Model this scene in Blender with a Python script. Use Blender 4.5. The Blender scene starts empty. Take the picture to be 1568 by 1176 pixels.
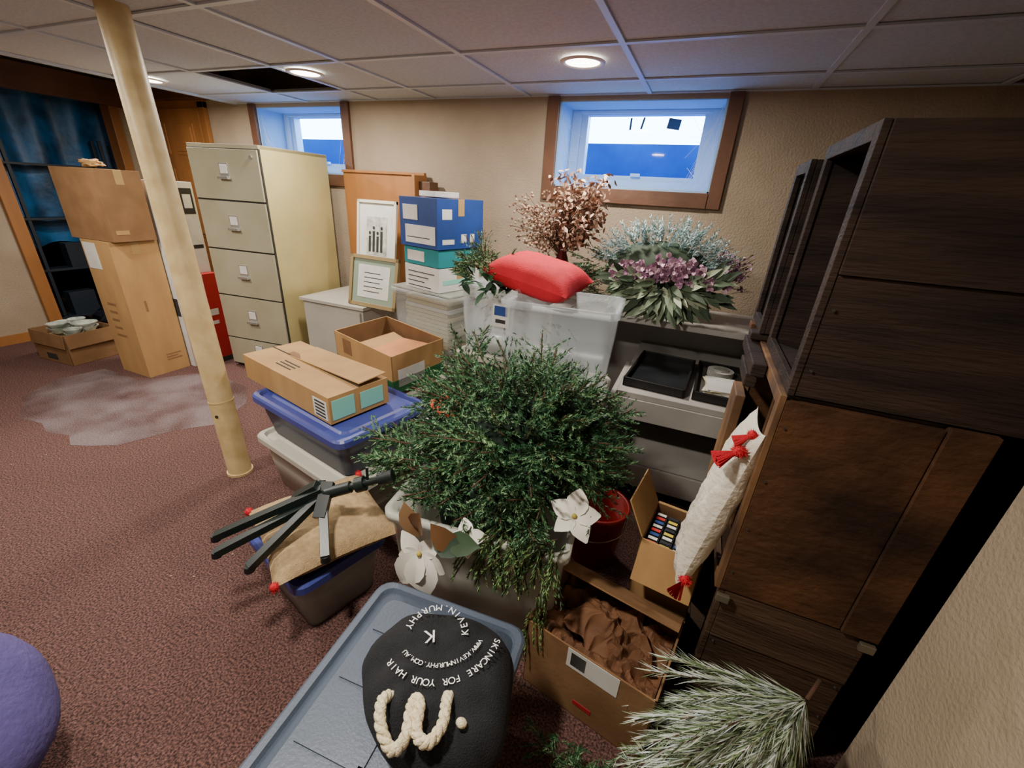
import bpy, math, random, bmesh
from mathutils import Vector, Matrix, Euler, noise
random.seed(7)
R=random.random
def U(a,b): return a+(b-a)*R()
V=Vector
# ---------------------------------------------------------------- materials
def lin(h):
    h=h.lstrip('#');o=[]
    for i in (0,2,4):
        c=int(h[i:i+2],16)/255;o.append(c/12.92 if c<=.04045 else ((c+.055)/1.055)**2.4)
    return (*o,1)
MC={}
def mat(name,c1,c2=None,scale=8,rough=.7,bump=0,bscale=None,metal=0,alpha=1,stretch=None,emit=0,detail=4,trans=0,lo=.35,hi=.65,spec=.5):
    if name in MC: return MC[name]
    m=bpy.data.materials.new(name);m.use_nodes=True;nt=m.node_tree;b=nt.nodes['Principled BSDF']
    b.inputs['Roughness'].default_value=rough;b.inputs['Metallic'].default_value=metal
    b.inputs['Alpha'].default_value=alpha;b.inputs['Specular IOR Level'].default_value=spec
    if trans: b.inputs['Transmission Weight'].default_value=trans
    b.inputs['Base Color'].default_value=lin(c1)
    tc=nt.nodes.new('ShaderNodeTexCoord');mp=nt.nodes.new('ShaderNodeMapping')
    nt.links.new(tc.outputs['Object'],mp.inputs[0])
    if stretch: mp.inputs['Scale'].default_value=stretch
    if c2:
        n=nt.nodes.new('ShaderNodeTexNoise');n.inputs['Scale'].default_value=scale;n.inputs['Detail'].default_value=detail
        r=nt.nodes.new('ShaderNodeValToRGB');r.color_ramp.elements[0].position=lo;r.color_ramp.elements[1].position=hi
        r.color_ramp.elements[0].color=lin(c1);r.color_ramp.elements[1].color=lin(c2)
        nt.links.new(mp.outputs[0],n.inputs['Vector']);nt.links.new(n.outputs['Fac'],r.inputs[0]);nt.links.new(r.outputs[0],b.inputs['Base Color'])
    if bump:
        n2=nt.nodes.new('ShaderNodeTexNoise');n2.inputs['Scale'].default_value=bscale or scale*3;n2.inputs['Detail'].default_value=5
        nt.links.new(mp.outputs[0],n2.inputs['Vector'])
        bp=nt.nodes.new('ShaderNodeBump');bp.inputs['Strength'].default_value=bump;bp.inputs['Distance'].default_value=.01
        nt.links.new(n2.outputs['Fac'],bp.inputs['Height']);nt.links.new(bp.outputs[0],b.inputs['Normal'])
    if emit:
        b.inputs['Emission Color'].default_value=lin(c1);b.inputs['Emission Strength'].default_value=emit
    MC[name]=m;return m
# ---------------------------------------------------------------- builder
class Bd:
    def __init__(s,name): s.n=name;s.v=[];s.f=[];s.m=[];s.sm=[];s.mats=[]
    def add(s,vs,fs,mt,sm=False,M=None):
        if mt not in s.mats: s.mats.append(mt)
        k=s.mats.index(mt);o=len(s.v)
        s.v.extend([(M@V(p))[:] if M else tuple(p) for p in vs])
        for f in fs: s.f.append([i+o for i in f]);s.m.append(k);s.sm.append(sm)
    def box(s,x0,x1,y0,y1,z0,z1,mt,M=None):
        vs=[(x,y,z) for z in(z0,z1) for y in(y0,y1) for x in(x0,x1)]
        s.add(vs,[(0,2,3,1),(4,5,7,6),(0,1,5,4),(2,6,7,3),(0,4,6,2),(1,3,7,5)],mt,False,M)
    def poly(s,pts,mt,M=None,sm=False): s.add(pts,[list(range(len(pts)))],mt,sm,M)
    def cyl(s,p0,p1,r0,r1,mt,n=20,cap=True,M=None):
        p0=V(p0);p1=V(p1);d=(p1-p0).normalized();a=d.orthogonal().normalized();b=d.cross(a)
        vs=[]
        for p,r in((p0,r0),(p1,r1)):
            for i in range(n):
                t=2*math.pi*i/n;vs.append(p+a*r*math.cos(t)+b*r*math.sin(t))
        s.add(vs,[(i,(i+1)%n,n+(i+1)%n,n+i) for i in range(n)],mt,True,M)
        if cap: s.add(vs[:n],[list(range(n))],mt,False,M);s.add(vs[n:],[list(range(n))],mt,False,M)
    def tube(s,path,r,mt,n=8,M=None,rf=None):
        path=[V(p) for p in path];vs=[];a=None
        for k,p in enumerate(path):
            d=(path[min(k+1,len(path)-1)]-path[max(k-1,0)]).normalized()
            if a is None: a=d.orthogonal().normalized()
            a=(a-d*a.dot(d)).normalized();b=d.cross(a);rr=rf(k) if rf else r
            for i in range(n):
                t=2*math.pi*i/n;vs.append(p+a*rr*math.cos(t)+b*rr*math.sin(t))
        K=len(path)
        fs=[(k*n+i,k*n+(i+1)%n,(k+1)*n+(i+1)%n,(k+1)*n+i) for k in range(K-1) for i in range(n)]
        fs+= [list(range(n)),list(range((K-1)*n,K*n))]
        s.add(vs,fs,mt,True,M)
    def loft(s,rings,mt,c0=True,c1=True,sm=False,M=None):
        n=len(rings[0]);vs=[p for r in rings for p in r];K=len(rings)
        fs=[(k*n+i,k*n+(i+1)%n,(k+1)*n+(i+1)%n,(k+1)*n+i) for k in range(K-1) for i in range(n)]
        if c0: fs.append(list(range(n)))
        if c1: fs.append(list(range((K-1)*n,K*n)))
        s.add(vs,fs,mt,sm,M)
    def ell(s,c,r,mt,nu=20,nv=12,M=None,nz=0,ns=6):
        vs=[];c=V(c)
        for j in range(nv+1):
            ph=math.pi*j/nv
            for i in range(nu):
                t=2*math.pi*i/nu;d=V((math.sin(ph)*math.cos(t),math.sin(ph)*math.sin(t),math.cos(ph)))
                k=1+nz*noise.noise(d*ns*.4+c*3)
                vs.append((c.x+r[0]*d.x*k,c.y+r[1]*d.y*k,c.z+r[2]*d.z*k))
        s.add(vs,[(j*nu+i,j*nu+(i+1)%nu,(j+1)*nu+(i+1)%nu,(j+1)*nu+i) for j in range(nv) for i in range(nu)],mt,True,M)
    def pillow(s,w,d,t,mt,M=None,n=22,wr=.006):
        for sg in(1,-1):
            vs=[]
            for j in range(n+1):
                for i in range(n+1):
                    u=2*i/n-1;v=2*j/n-1
                    h=max(0,(1-u**4)*(1-v**4))**.6
                    pin=1-.07*(1-u*u)*abs(v)**3;pin2=1-.07*(1-v*v)*abs(u)**3
                    z=sg*t/2*h+wr*noise.noise(V((u*5,v*5,sg)))*h
                    vs.append((u*w/2*pin2,v*d/2*pin,z))
            fs=[(j*(n+1)+i,j*(n+1)+i+1,(j+1)*(n+1)+i+1,(j+1)*(n+1)+i) for j in range(n) for i in range(n)]
            s.add(vs,fs,mt,True,M)
    def done(s,loc=(0,0,0),rot=(0,0,0),bevel=0,weld=False,parent=None):
        me=bpy.data.meshes.new(s.n);me.from_pydata([tuple(p) for p in s.v],[],s.f)
        for m in s.mats: me.materials.append(m)
        me.polygons.foreach_set('material_index',s.m);me.polygons.foreach_set('use_smooth',s.sm)
        bm=bmesh.new();bm.from_mesh(me)
        if weld: bmesh.ops.remove_doubles(bm,verts=bm.verts,dist=.0002)
        if len(bm.faces)<20000: bmesh.ops.recalc_face_normals(bm,faces=bm.faces)
        bm.to_mesh(me);bm.free();me.update()
        o=bpy.data.objects.new(s.n,me);bpy.context.collection.objects.link(o)
        o.location=loc;o.rotation_euler=rot
        if bevel:
            b=o.modifiers.new('bevel','BEVEL');b.width=bevel;b.segments=2;b.limit_method='ANGLE';b.angle_limit=math.radians(40)
        if parent: o.parent=parent
        return o
def rr(w,d,r,z,n=4,cx=0,cy=0):
    o=[]
    for sx,sy,a0 in((1,1,0),(-1,1,90),(-1,-1,180),(1,-1,270)):
        for i in range(n+1):
            a=math.radians(a0+90*i/n);o.append((cx+sx*(w/2-r)+r*math.cos(a),cy+sy*(d/2-r)+r*math.sin(a),z))
    return o
def rad(*a): return tuple(math.radians(x) for x in a)
def T(loc,rot=(0,0,0)): return Matrix.Translation(loc)@Euler(rad(*rot)).to_matrix().to_4x4()
# foliage
def needles(b,p,d,L,n,nl,w,mts,spread=1.0,droop=0,stem=None):
    p=V(p);d=V(d).normalized();a=d.orthogonal().normalized();c=d.cross(a)
    if stem: b.tube([p,p+d*L*.5+V((0,0,-droop*L*.25)),p+d*L+V((0,0,-droop*L))],.0018,stem,4)
    G={}
    for i in range(n):
        t=R();q=p+d*(L*t)+V((0,0,-droop*L*t*t));an=U(0,6.283)
        o=a*math.cos(an)+c*math.sin(an)
        dr=(d*U(.5,1.0)+o*spread*U(.5,1)).normalized();l=nl*U(.7,1.15)*(1-.35*t)
        s=dr.cross(o+V((.01,.02,.03))).normalized()*w*.5
        g=G.setdefault(random.choice(mts),([],[]));k=len(g[0])
        g[0].extend([q-s,q+s,q+dr*l*.6+s*.8,q+dr*l,q+dr*l*.6-s*.8]);g[1].append((k,k+1,k+2,k+3,k+4))
    for m,(vs,fs) in G.items(): b.add(vs,fs,m)
def leaf(b,p,d,nrm,L,W,mt,curl=.2,ws=(.0,.7,1,.75,0)):
    p=V(p);d=V(d).normalized();s=d.cross(V(nrm));s=s.normalized() if s.length>1e-4 else d.orthogonal().normalized();u=s.cross(d)
    vs=[]
    for k,wk in enumerate(ws):
        t=k/(len(ws)-1);c=p+d*L*t-u*curl*L*t*t
        vs+= [c-s*W*.5*wk+u*.12*W*wk,c,c+s*W*.5*wk+u*.12*W*wk]
    fs=[]
    for k in range(len(ws)-1):
        fs+= [(3*k,3*k+1,3*k+4,3*k+3),(3*k+1,3*k+2,3*k+5,3*k+4)]
    b.add(vs,fs,mt,True)
def rdir(): 
    while 1:
        v=V((U(-1,1),U(-1,1),U(-1,1)))
        if .05<v.length<1: return v.normalized()
def branch(b,p,d,L,mts,tw=4,nl=.024,w=.0032,n=34,droop=.1,spread=.9):
    """a conifer branch: a stem with pairs of short needled twigs and a needled tip"""
    p=V(p);d=V(d).normalized();s=d.cross(V((0,0,1))+rdir()*.5).normalized()
    b.tube([p,p+d*L],.0022,stemb,4)
    needles(b,p+d*L*.55,d,L*.5,int(n*1.4),nl,w,mts,spread,droop)
    for k in range(tw):
        t=.2+.65*k/tw
        for sg in(-1,1):
            dd=(d*.8+s*sg*U(.6,1)+rdir()*.3).normalized()
            needles(b,p+d*L*t,dd,L*U(.36,.52),n,nl,w,mts,spread,droop)
# ---------------------------------------------------------------- camera
H=1.45
def cam():
    y=math.radians(22);p=math.radians(24);r=math.radians(3.5)
    F=V((-math.sin(y),math.cos(y),0));Rt=V((math.cos(y),math.sin(y),0));Z=V((0,0,1))
    Fw=math.cos(p)*F-math.sin(p)*Z;Up=math.sin(p)*F+math.cos(p)*Z
    c,s=math.cos(r),math.sin(r);return c*Rt+s*Up,c*Up-s*Rt,Fw
CX,CY,Fw=cam()
cd=bpy.data.cameras.new('camera');co=bpy.data.objects.new('camera',cd);bpy.context.collection.objects.link(co)
M=Matrix((CX,CY,-Fw)).transposed().to_4x4();M.translation=(0,0,H);co.matrix_world=M
cd.sensor_width=36;cd.lens=650/1568*36;cd.clip_start=.02
bpy.context.scene.camera=co
# ---------------------------------------------------------------- palette
wallm=mat('wall_paint','#a89680','#9c8a74',3,.85,.5,90)
carpet=mat('carpet','#38211f','#8b6259',150,.95,1.0,240,detail=4,lo=.38,hi=.68)
tile=mat('ceiling_tile','#c6cbd0','#babfc5',60,.85,.35,140)
gridm=mat('ceiling_grid','#c2cbd6',None,rough=.35)
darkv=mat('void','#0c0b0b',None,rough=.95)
oak=mat('oak','#a9703c','#8a5a2c',4,.5,.15,40,stretch=(1,1,.12))
trimw=mat('brown_trim','#6b4630','#543523',5,.5,.1,40)
vinyl=mat('vinyl_daylit_blue','#9fc0e4',None,rough=.4)  # white window frame, with blue daylight mixed into its base colour
reveal=mat('reveal_daylit_blue','#8fb2da',None,rough=.8)  # cool window light painted into the colour of the reveals
cream=mat('cream_paint','#d2ba88','#bfa572',14,.45,.1,60)
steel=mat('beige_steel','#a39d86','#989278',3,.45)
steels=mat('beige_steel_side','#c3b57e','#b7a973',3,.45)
seam=mat('dark_seam','#2d2922',None,rough=.8)
chrome=mat('chrome','#c8c8c4',None,rough=.25,metal=.8)
card=mat('cardboard','#ad8754','#a07b4d',10,.85,.1,60,stretch=(1,1,.3))
cardd=mat('cardboard_dark','#85623f','#775635',8,.85,.1,60)
cardin=mat('cardboard_inside','#7c5a38','#6e4f31',8,.9)
tapem=mat('packing_tape','#a98a5a',None,rough=.3)
white=mat('white_print','#d4d2cd','#c7c4be',8,.7)
ink=mat('ink','#2a2826',None,rough=.8)
red=mat('red_print','#a81c24',None,rough=.6)
bluep=mat('blue_print','#1b3f86','#173671',6,.5)
teal=mat('teal_print','#1b7d84',None,rough=.5)
mint=mat('mint_label','#7fc4b4',None,rough=.6)
green=mat('green_print','#1f5a34',None,rough=.6)
clear=mat('clear_plastic','#d6dcdf',None,rough=.22,alpha=.26)
clear2=mat('cloudy_plastic','#b5b8b0',None,rough=.3,alpha=.5)
clear3=mat('milky_plastic','#cfcfc2',None,rough=.3,alpha=.62)
navy=mat('blue_plastic','#3d4790','#353d80',3,.4)
navyd=mat('navy_plastic','#20264c',None,rough=.4)
grayp=mat('gray_plastic','#525c6c','#4b5564',4,.45,.15,150)
beigep=mat('white_plastic','#b3afa2',None,rough=.4)
paper=mat('paper','#cfc39b','#b3a77f',30,.8,stretch=(1,1,8))
wk=dict(detail=9,lo=.3,hi=.7,spec=.25)
dwt=mat('dark_crate_wood','#17110f','#3a2b24',7,.75,.5,50,stretch=(.35,2,3),**wk)
dwm=mat('worn_crate_wood','#25160e','#5c3c23',5,.78,.5,50,stretch=(.7,2,1.1),**wk)
dwb=mat('brown_crate_wood','#2c1e16','#544030',6,.8,.5,50,stretch=(.35,2,3),**wk)
darkwood2=mat('dark_stained_frame','#140e0c','#241813',6,.6,.2,60)
midwood=mat('worn_wood_edge','#86603b','#3c281a',9,.7,stretch=(1,1,.4))
shelfm=mat('gray_laminate','#b0aba4','#a09b94',4,.6)
black=mat('black_frame','#121112',None,rough=.5)
blackcloth=mat('black_canvas','#0e0f13','#15161b',40,.9,.5,300)
rope=mat('rope','#e4d6b4','#cdbd98',90,.85,.6,160)
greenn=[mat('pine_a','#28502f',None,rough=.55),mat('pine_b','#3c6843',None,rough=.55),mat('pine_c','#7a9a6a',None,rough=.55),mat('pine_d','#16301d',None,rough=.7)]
ced=[mat('cedar_a','#6f8c4c',None,rough=.6),mat('cedar_b','#567440',None,rough=.6),mat('cedar_c','#426038',None,rough=.6)]
frost=[mat('frost_a','#c8dcdc',None,rough=.7),mat('frost_b','#86aaa6',None,rough=.7),mat('frost_c','#dfe9ea',None,rough=.7),mat('frost_d','#5c8078',None,rough=.7)]
frostg=[mat('fg_a','#b9c7a4',None,rough=.7),mat('fg_b','#dfe5d8',None,rough=.7),mat('fg_c','#728a5c',None,rough=.7)]
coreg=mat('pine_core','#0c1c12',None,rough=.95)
stemb=mat('stem_brown','#4a3120',None,rough=.9)
redf=mat('red_fabric','#c8142a','#b60f22',6,.85,.3,200)
burlap=mat('burlap','#b59a72','#a58a63',60,.95,.7,300)
whitec=mat('cream_fabric','#ded6c6','#d0c7b6',8,.9,.6,60)
kraft=mat('kraft_paper','#7a5234','#5c3b24',9,.8,.2,24)
# ---------------------------------------------------------------- room
b=Bd('floor');b.box(-7.2,1.8,-1.4,3.0,-.1,0,carpet);b.done()
HX=[(-3.69,-2.76),(-1.0,-.03)]
b=Bd('wall_back')
b.box(-7.2,1.8,3,3.38,0,1.52,wallm);b.box(-7.2,1.8,3,3.38,2.0,2.5,wallm)
for a,c in((-7.2,-3.69),(-2.76,-1.0),(-.03,1.8)): b.box(a,c,3,3.38,1.52,2.0,wallm)
b.done()
b=Bd('wall_left');b.box(-5.5,-5.4,-1.4,1.85,0,2.5,wallm);b.box(-5.5,-5.4,2.83,3,0,2.5,wallm);b.box(-5.5,-5.4,1.85,2.83,2.02,2.5,wallm);b.done()
b=Bd('wall_right');b.box(1.7,1.8,.98,3,0,2.5,wallm);b.box(.8,1.8,.9,.98,0,2.5,wallm);b.done()
b=Bd('wall_partition');b.box(.635,.8,-1.4,.97,0,2.5,wallm);b.done()
b=Bd('wall_front');b.box(-7.2,.8,-1.5,-1.4,0,2.5,wallm);b.done()
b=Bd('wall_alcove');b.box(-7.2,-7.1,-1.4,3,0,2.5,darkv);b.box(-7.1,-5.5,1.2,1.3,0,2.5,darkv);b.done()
# ceiling: suspended tiles in a T-bar grid, one tile missing
b=Bd('ceiling')
XL=[-3.9,-3.1,-2.42,-1.92,-1.21,-.46,.36,1.1,1.7];YL=[-1.4,-.78,-.06,.66,1.38,2.1,2.68,3.0]
for i in range(len(XL)-1):
    for j in range(len(YL)-1):
        if (i==1 and j==5): continue
        if i>=7 and j==6: b.box(XL[i],XL[i+1],YL[j]+.0,YL[j]+.12,2.034,2.05,tile);continue
        z=U(0,.003);b.box(XL[i]+.008,XL[i+1]-.008,YL[j]+.008,YL[j+1]-.008,2.034+z,2.05+z,tile)
for x in XL: b.box(x-.013,x+.013,-1.4,3,2.026,2.034,gridm)
for y in YL: b.box(-3.9,1.7,y-.013,y+.013,2.0262,2.0338,gridm)
b.box(-3.93,-3.9,-1.4,3,2.02,2.12,gridm)
b.done()
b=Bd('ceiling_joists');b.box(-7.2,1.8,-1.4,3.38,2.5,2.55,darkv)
for k in range(9):
    y=-1.1+k*.45;b.box(-7.1,1.7,y,y+.04,2.28,2.5,trimw)
b.cyl((-3.4,2.3,2.2),(-1.5,2.3,2.2),.03,.03,chrome);b.done()
b=Bd('beam_header');b.box(-5.4,-5.3,1.75,2.99,2.0,2.2,trimw);b.box(-5.36,-3.93,2.9,2.995,2.06,2.24,trimw);b.done(bevel=.004)
b=Bd('trim_1')
b.box(-5.5,-5.36,1.83,1.92,0,2.02,oak);b.box(-5.5,-5.36,2.78,2.86,0,2.02,oak)
b.done(bevel=.004)
b=Bd('baseboard_left');b.box(-5.4,-5.385,-1.4,1.82,0,.08,oak);b.done()
b=Bd('baseboard_back');b.box(-4.2,1.7,2.985,3.0,0,.08,trimw);b.done()
# windows
sky_g=mat('window_glass','#0a1420',None,rough=.03,alpha=.08)
wb=mat('web','#cfd4da',None,rough=.8)
for k,(a,c) in enumerate(HX):
    b=Bd('window_%d'%(k+1))
    z0,z1=1.52,2.0
    b.box(a,a+.012,3.0,3.36,z0,z1,reveal);b.box(c-.012,c,3.0,3.36,z0,z1,reveal);b.box(a,c,3.0,3.36,z0,z0+.012,reveal);b.box(a,c,3,3.36,z1-.006,z1,reveal)
    y=3.25
    for (f,dy,w) in((0,0,.06),(.06,.02,.045)):
        A=a+.012+f;C=c-.012-f;Z0=z0+.012+f*.7;Z1=z1-.006-f*.2
        b.box(A,A+w,y+dy,y+dy+.07,Z0,Z1,vinyl);b.box(C-w,C,y+dy,y+dy+.07,Z0,Z1,vinyl)
        b.box(A+w,C-w,y+dy,y+dy+.07,Z0,Z0+w*.8,vinyl);b.box(A+w,C-w,y+dy,y+dy+.07,Z1-w*.35,Z1,vinyl)
    b.box(a+.1,c-.1,y+.06,y+.064,z0+.08,z1-.03,sky_g)
    b.box((a+c)/2-.03,(a+c)/2+.03,y-.01,y+.02,z0+.085,z0+.105,vinyl)
    if k==1:
        for sx,sz,w,h,t in((-.60,1.885,.014,.07,0),(-.53,1.89,.014,.07,12),(-.33,1.89,.08,.06,8)):
            b.box(-w/2,w/2,0,.003,0,h,mat('sticker','#27486a',None),M=T((sx,y+.052,sz),(0,t,0)))
    win=b.done(bevel=.002)
    b=Bd('trim_%d'%(k+2));w=.075
    b.box(a-w,a,2.975,3.0,z0-w-.01,2.026,trimw);b.box(c,c+w,2.975,3.0,z0-w-.01,2.026,trimw);b.box(a,c,2.97,3.0,z0-w-.01,z0,trimw)
    b.done(bevel=.003)
    b=Bd('cobweb' )
    for i in range(40):
        sx=c-.02 if R()<.7 else a+.02
        p=V((sx,3.02,U(z0+.01,z1-.02)));q=V((sx+(-1 if sx>a+.3 else 1)*U(.02,.16),3.02+U(0,.15),z0+.013 if R()<.5 else U(z0+.03,z1-.05)))
        m_=(p+q)/2+V((0,0,-.02));b.tube([p,m_,q],.0008,wb,4)
    b.done(parent=win)
snow=mat('snow_dusk','#083e8c','#0b4fa0',3,.95,spec=.1)  # snow with the blue of dusk light put into its colour
b=Bd('ground_outside');b.box(-9,5,3.9,12,1.2,1.87,snow);b.box(-9,5,3.38,3.9,1.2,1.5,snow);b.done()
# door on back wall
b=Bd('door_1')
x0,x1=-5.28,-4.38
b.box(x0,x1,2.955,2.985,0.01,2.0,oak)
pw=(x1-x0-.3)/2
for px in(x0+.1,x0+.2+pw):
    for za,zb in((.2,.75),(.88,1.5),(1.62,1.88)):
        b.box(px,px+pw,2.948,2.956,za,zb,oak);b.box(px+.03,px+pw-.03,2.94,2.949,za+.03,zb-.03,oak)
b.cyl((x1-.07,2.955,1.0),(x1-.07,2.9,1.0),.025,.03,chrome)
b.box(x0-.08,x0,2.96,2.998,0,2.05,oak);b.box(x1,x1+.08,2.96,2.998,0,2.05,oak);b.box(x0-.08,x1+.08,2.96,2.998,2.0,2.06,oak)
b.done(bevel=.003)
# recessed lights; the last three are out of view, added to light the room
lampm=mat('lamp_glow','#fff4e2',None,emit=14)
ringm=mat('lamp_ring','#d9d2ca',None,rough=.4)
for k,(x,y,e) in enumerate(((-.68,2.31,28),(-2.31,2.24,28),(-3.7,2.2,30),(-.75,.3,40),(-2.6,.3,34),(-3.3,1.0,28))):
    b=Bd('recessed_light');n=28
    rings=[[(x+r*math.cos(2*math.pi*i/n),y+r*math.sin(2*math.pi*i/n),z) for i in range(n)] for r,z in((.105,2.0255),(.1,2.018),(.085,2.018),(.078,2.024))]
    b.loft(rings,ringm,False,False,True)
    b.poly([(x+.08*math.cos(2*math.pi*i/n),y+.08*math.sin(2*math.pi*i/n),2.023) for i in range(n)],lampm)
    o=b.done()
    l=bpy.data.lights.new('lamp','AREA');l.shape='DISK';l.size=.15;l.energy=e;l.color=(1,.925,.82)
    lo=bpy.data.objects.new('lamp_light',l);lo.location=(x,y,2.012);bpy.context.collection.objects.link(lo);lo.parent=o
# ---------------------------------------------------------------- steel pole
b=Bd('support_pole')
p0=V((-2.04,1.2,0));p1=V((-2.28,1.29,2.03))
b.cyl(p0,p1,.055,.055,cream,28);b.cyl(p0,p0+V((0,0,.012)),.062,.062,cream,28);b.cyl(p0+(p1-p0)*.2,p0+(p1-p0)*.203,.057,.057,cream,28)
q=p0+(p1-p0)*.17;b.cyl(q,q+V((.02,-.055,0)),.008,.008,seam,10)
b.done()
# ---------------------------------------------------------------- filing cabinet
b=Bd('filing_cabinet');w,d,h=.62,.66,1.65
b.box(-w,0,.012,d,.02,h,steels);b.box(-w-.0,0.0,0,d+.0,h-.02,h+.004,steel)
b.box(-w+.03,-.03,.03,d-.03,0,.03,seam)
zs=[.03,.26,.61,.96,1.30,1.63]
for i in range(5):
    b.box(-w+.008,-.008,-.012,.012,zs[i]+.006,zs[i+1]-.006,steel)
    z=zs[i]+(zs[i+1]-zs[i])*.45
    b.box(-w/2-.04,-w/2+.04,-.017,-.012,z,z+.09,chrome);b.box(-w/2-.032,-w/2+.032,-.019,-.016,z+.025,z+.082,white);b.box(-w/2-.045,-w/2+.045,-.04,-.012,z-.012,z+.006,chrome)
b.box(-w,0,-.001,.012,.02,h-.02,seam)
b.cyl((-.06,-.012,1.58),(-.06,-.02,1.58),.012,.012,chrome)
b.done(loc=(-2.81,2.25,0),rot=rad(0,0,6),bevel=.003)
# ---------------------------------------------------------------- cartons
def carton(name,w,d,h,loc,rz=0,m=card,labels=(),tape=True,rot=None,flaps=False):
    b=Bd(name)
    b.box(-w/2,w/2,-d/2,d/2,0,h,m)
    if tape:
        b.box(-w/2-.001,w/2+.001,-.025,.025,h-.001,h+.0015,tapem);b.box(-w/2-.0015,-w/2,-.025,.025,h-.09,h,tapem);b.box(w/2,w/2+.0015,-.025,.025,h-.09,h,tapem)
        b.box(-w/2,w/2,-.0015,.0015,h,h+.002,seam)
    for (fc,u0,u1,v0,v1,mm) in labels:
        e=.0015+R()*.0008
        if fc=='f': b.box(-w/2+u0*w,-w/2+u1*w,-d/2-e,-d/2,v0*h,v1*h,mm)
        if fc=='r': b.box(w/2,w/2+e,-d/2+u0*d,-d/2+u1*d,v0*h,v1*h,mm)
        if fc=='l': b.box(-w/2-e,-w/2,-d/2+u0*d,-d/2+u1*d,v0*h,v1*h,mm)
        if fc=='t': b.box(-w/2+u0*w,-w/2+u1*w,-d/2+v0*d,-d/2+v1*d,h,h+e+.002,mm)
    return b.done(loc=loc,rot=rot or rad(0,0,rz),bevel=.004)
def rows(fc,u0,u1,v0,v1,n,mm,fill=.5):
    o=[];s=(v1-v0)/n
    for i in range(n): o.append((fc,u0,u0+(u1-u0)*U(.6,1),v0+i*s,v0+i*s+s*fill,mm))
    return o
carton('tall_moving_box',.34,.3,1.0,(-3.87,1.84,0),0,card,[('f',.05,.5,.8,.98,white)]+rows('r',.5,.9,.1,.16,3,cardd)+rows('f',.25,.6,.3,.6,5,cardd,.3)+[('r',.35,.4,.5,.58,cardd)])
carton('moving_box',.46,.27,.45,(-3.89,1.83,1.003),3,cardd,[('r',.1,.4,.1,.16,card)])
b=Bd('crumpled_paper');b.ell((-3.95,1.85,1.487),(.09,.05,.025),card,16,10,nz=.8);b.done()
carton('tall_appliance_box',.12,.3,1.4,(-3.71,2.15,0),0,white,rows('r',.15,.6,.55,.82,7,ink,.25)+[('r',.65,.95,.84,.97,ink),('r',.7,.9,.87,.94,white),('f',.1,.9,.3,.4,ink),('r',.7,.95,.66,.68,ink)])
carton('red_gift_box',.08,.28,.74,(-3.605,2.15,0),0,red,[('r',0,.55,.8,1,white),('r',.05,.4,.84,.9,red),('r',.15,.5,.25,.32,white),('r',0,1,.0,.06,ink),('r',.3,.8,.55,.62,white),('r',.35,.75,.45,.49,white),('r',.1,.4,.4,.42,white)],tape=False)
def openbox(name,w,d,h,loc,rot,mo,mi,flaps=(None,)*4,t=.005,labels=(),extra=None,fl=.5):
    b=Bd(name)
    b.box(-w/2,w/2,-d/2,d/2,0,t,mo)
    b.box(-w/2,-w/2+t,-d/2,d/2,0,h,mo);b.box(w/2-t,w/2,-d/2,d/2,0,h,mo);b.box(-w/2,w/2,-d/2,-d/2+t,0,h,mo);b.box(-w/2,w/2,d/2-t,d/2,0,h,mo)
    b.box(-w/2+t,w/2-t,-d/2+t,-d/2+t+.001,t,h-.002,mi);b.box(-w/2+t,w/2-t,d/2-t-.001,d/2-t,t,h-.002,mi)
    b.box(-w/2+t,-w/2+t+.001,-d/2+t,d/2-t,t,h-.002,mi);b.box(w/2-t-.001,w/2-t,-d/2+t,d/2-t,t,h-.002,mi)
    # flaps: front(-y), right(+x), back(+y), left(-x): angle from vertical, outward (deg)
    for k,a in enumerate(flaps):
        if a is None: continue
        L=min(w,d)*fl;W=(w if k in(0,2) else d)-.01
        Mx=Matrix.Translation([(0,-d/2,h),(w/2,0,h),(0,d/2,h),(-w/2,0,h)][k])@Matrix.Rotation([0,math.pi/2,math.pi,-math.pi/2][k],4,'Z')@Matrix.Rotation(math.radians(a),4,'X')
        b.box(-W/2,W/2,0,t,0,L,mo,M=Mx)
    for (fc,u0,u1,v0,v1,mm) in labels:
        if fc=='f': b.box(-w/2+u0*w,-w/2+u1*w,-d/2-.0015,-d/2,v0*h,v1*h,mm)
        if fc=='r': b.box(w/2,w/2+.0015,-d/2+u0*d,-d/2+u1*d,v0*h,v1*h,mm)
        if fc=='l': b.box(-w/2-.0015,-w/2,-d/2+u0*d,-d/2+u1*d,v0*h,v1*h,mm)
    if extra: extra(b)
    return b.done(loc=loc,rot=rad(*rot),bevel=.0015)
china=mat('china','#c9c8bf','#7f8a80',12,.35)
def dishes(b):
    for x,y,z,r in((-.1,0,.2,.08),(.07,.05,.21,.085),(-.02,-.08,.22,.07),(.12,-.06,.19,.06),(-.13,.1,.2,.06)):
        n=20;rg=[[(x+q*math.cos(2*math.pi*i/n),y+q*math.sin(2*math.pi*i/n),zz) for i in range(n)] for q,zz in((r*.5,z),(r,z+.05),(r*.95,z+.05),(r*.45,z+.008))]
        b.loft(rg,china,True,True,True)
        b.loft([[(p[0],p[1],p[2]+.03) for p in g] for g in rg],china,True,True,True)
    b.box(-.18,.18,-.15,.15,.02,.19,paper)
openbox('box_of_dishes',.43,.36,.25,(-4.63,1.7,0),(0,0,4),cardd,cardin,(175,172,None,172),labels=[('f',.3,.6,.1,.3,ink)],extra=dishes,fl=.3)
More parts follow.
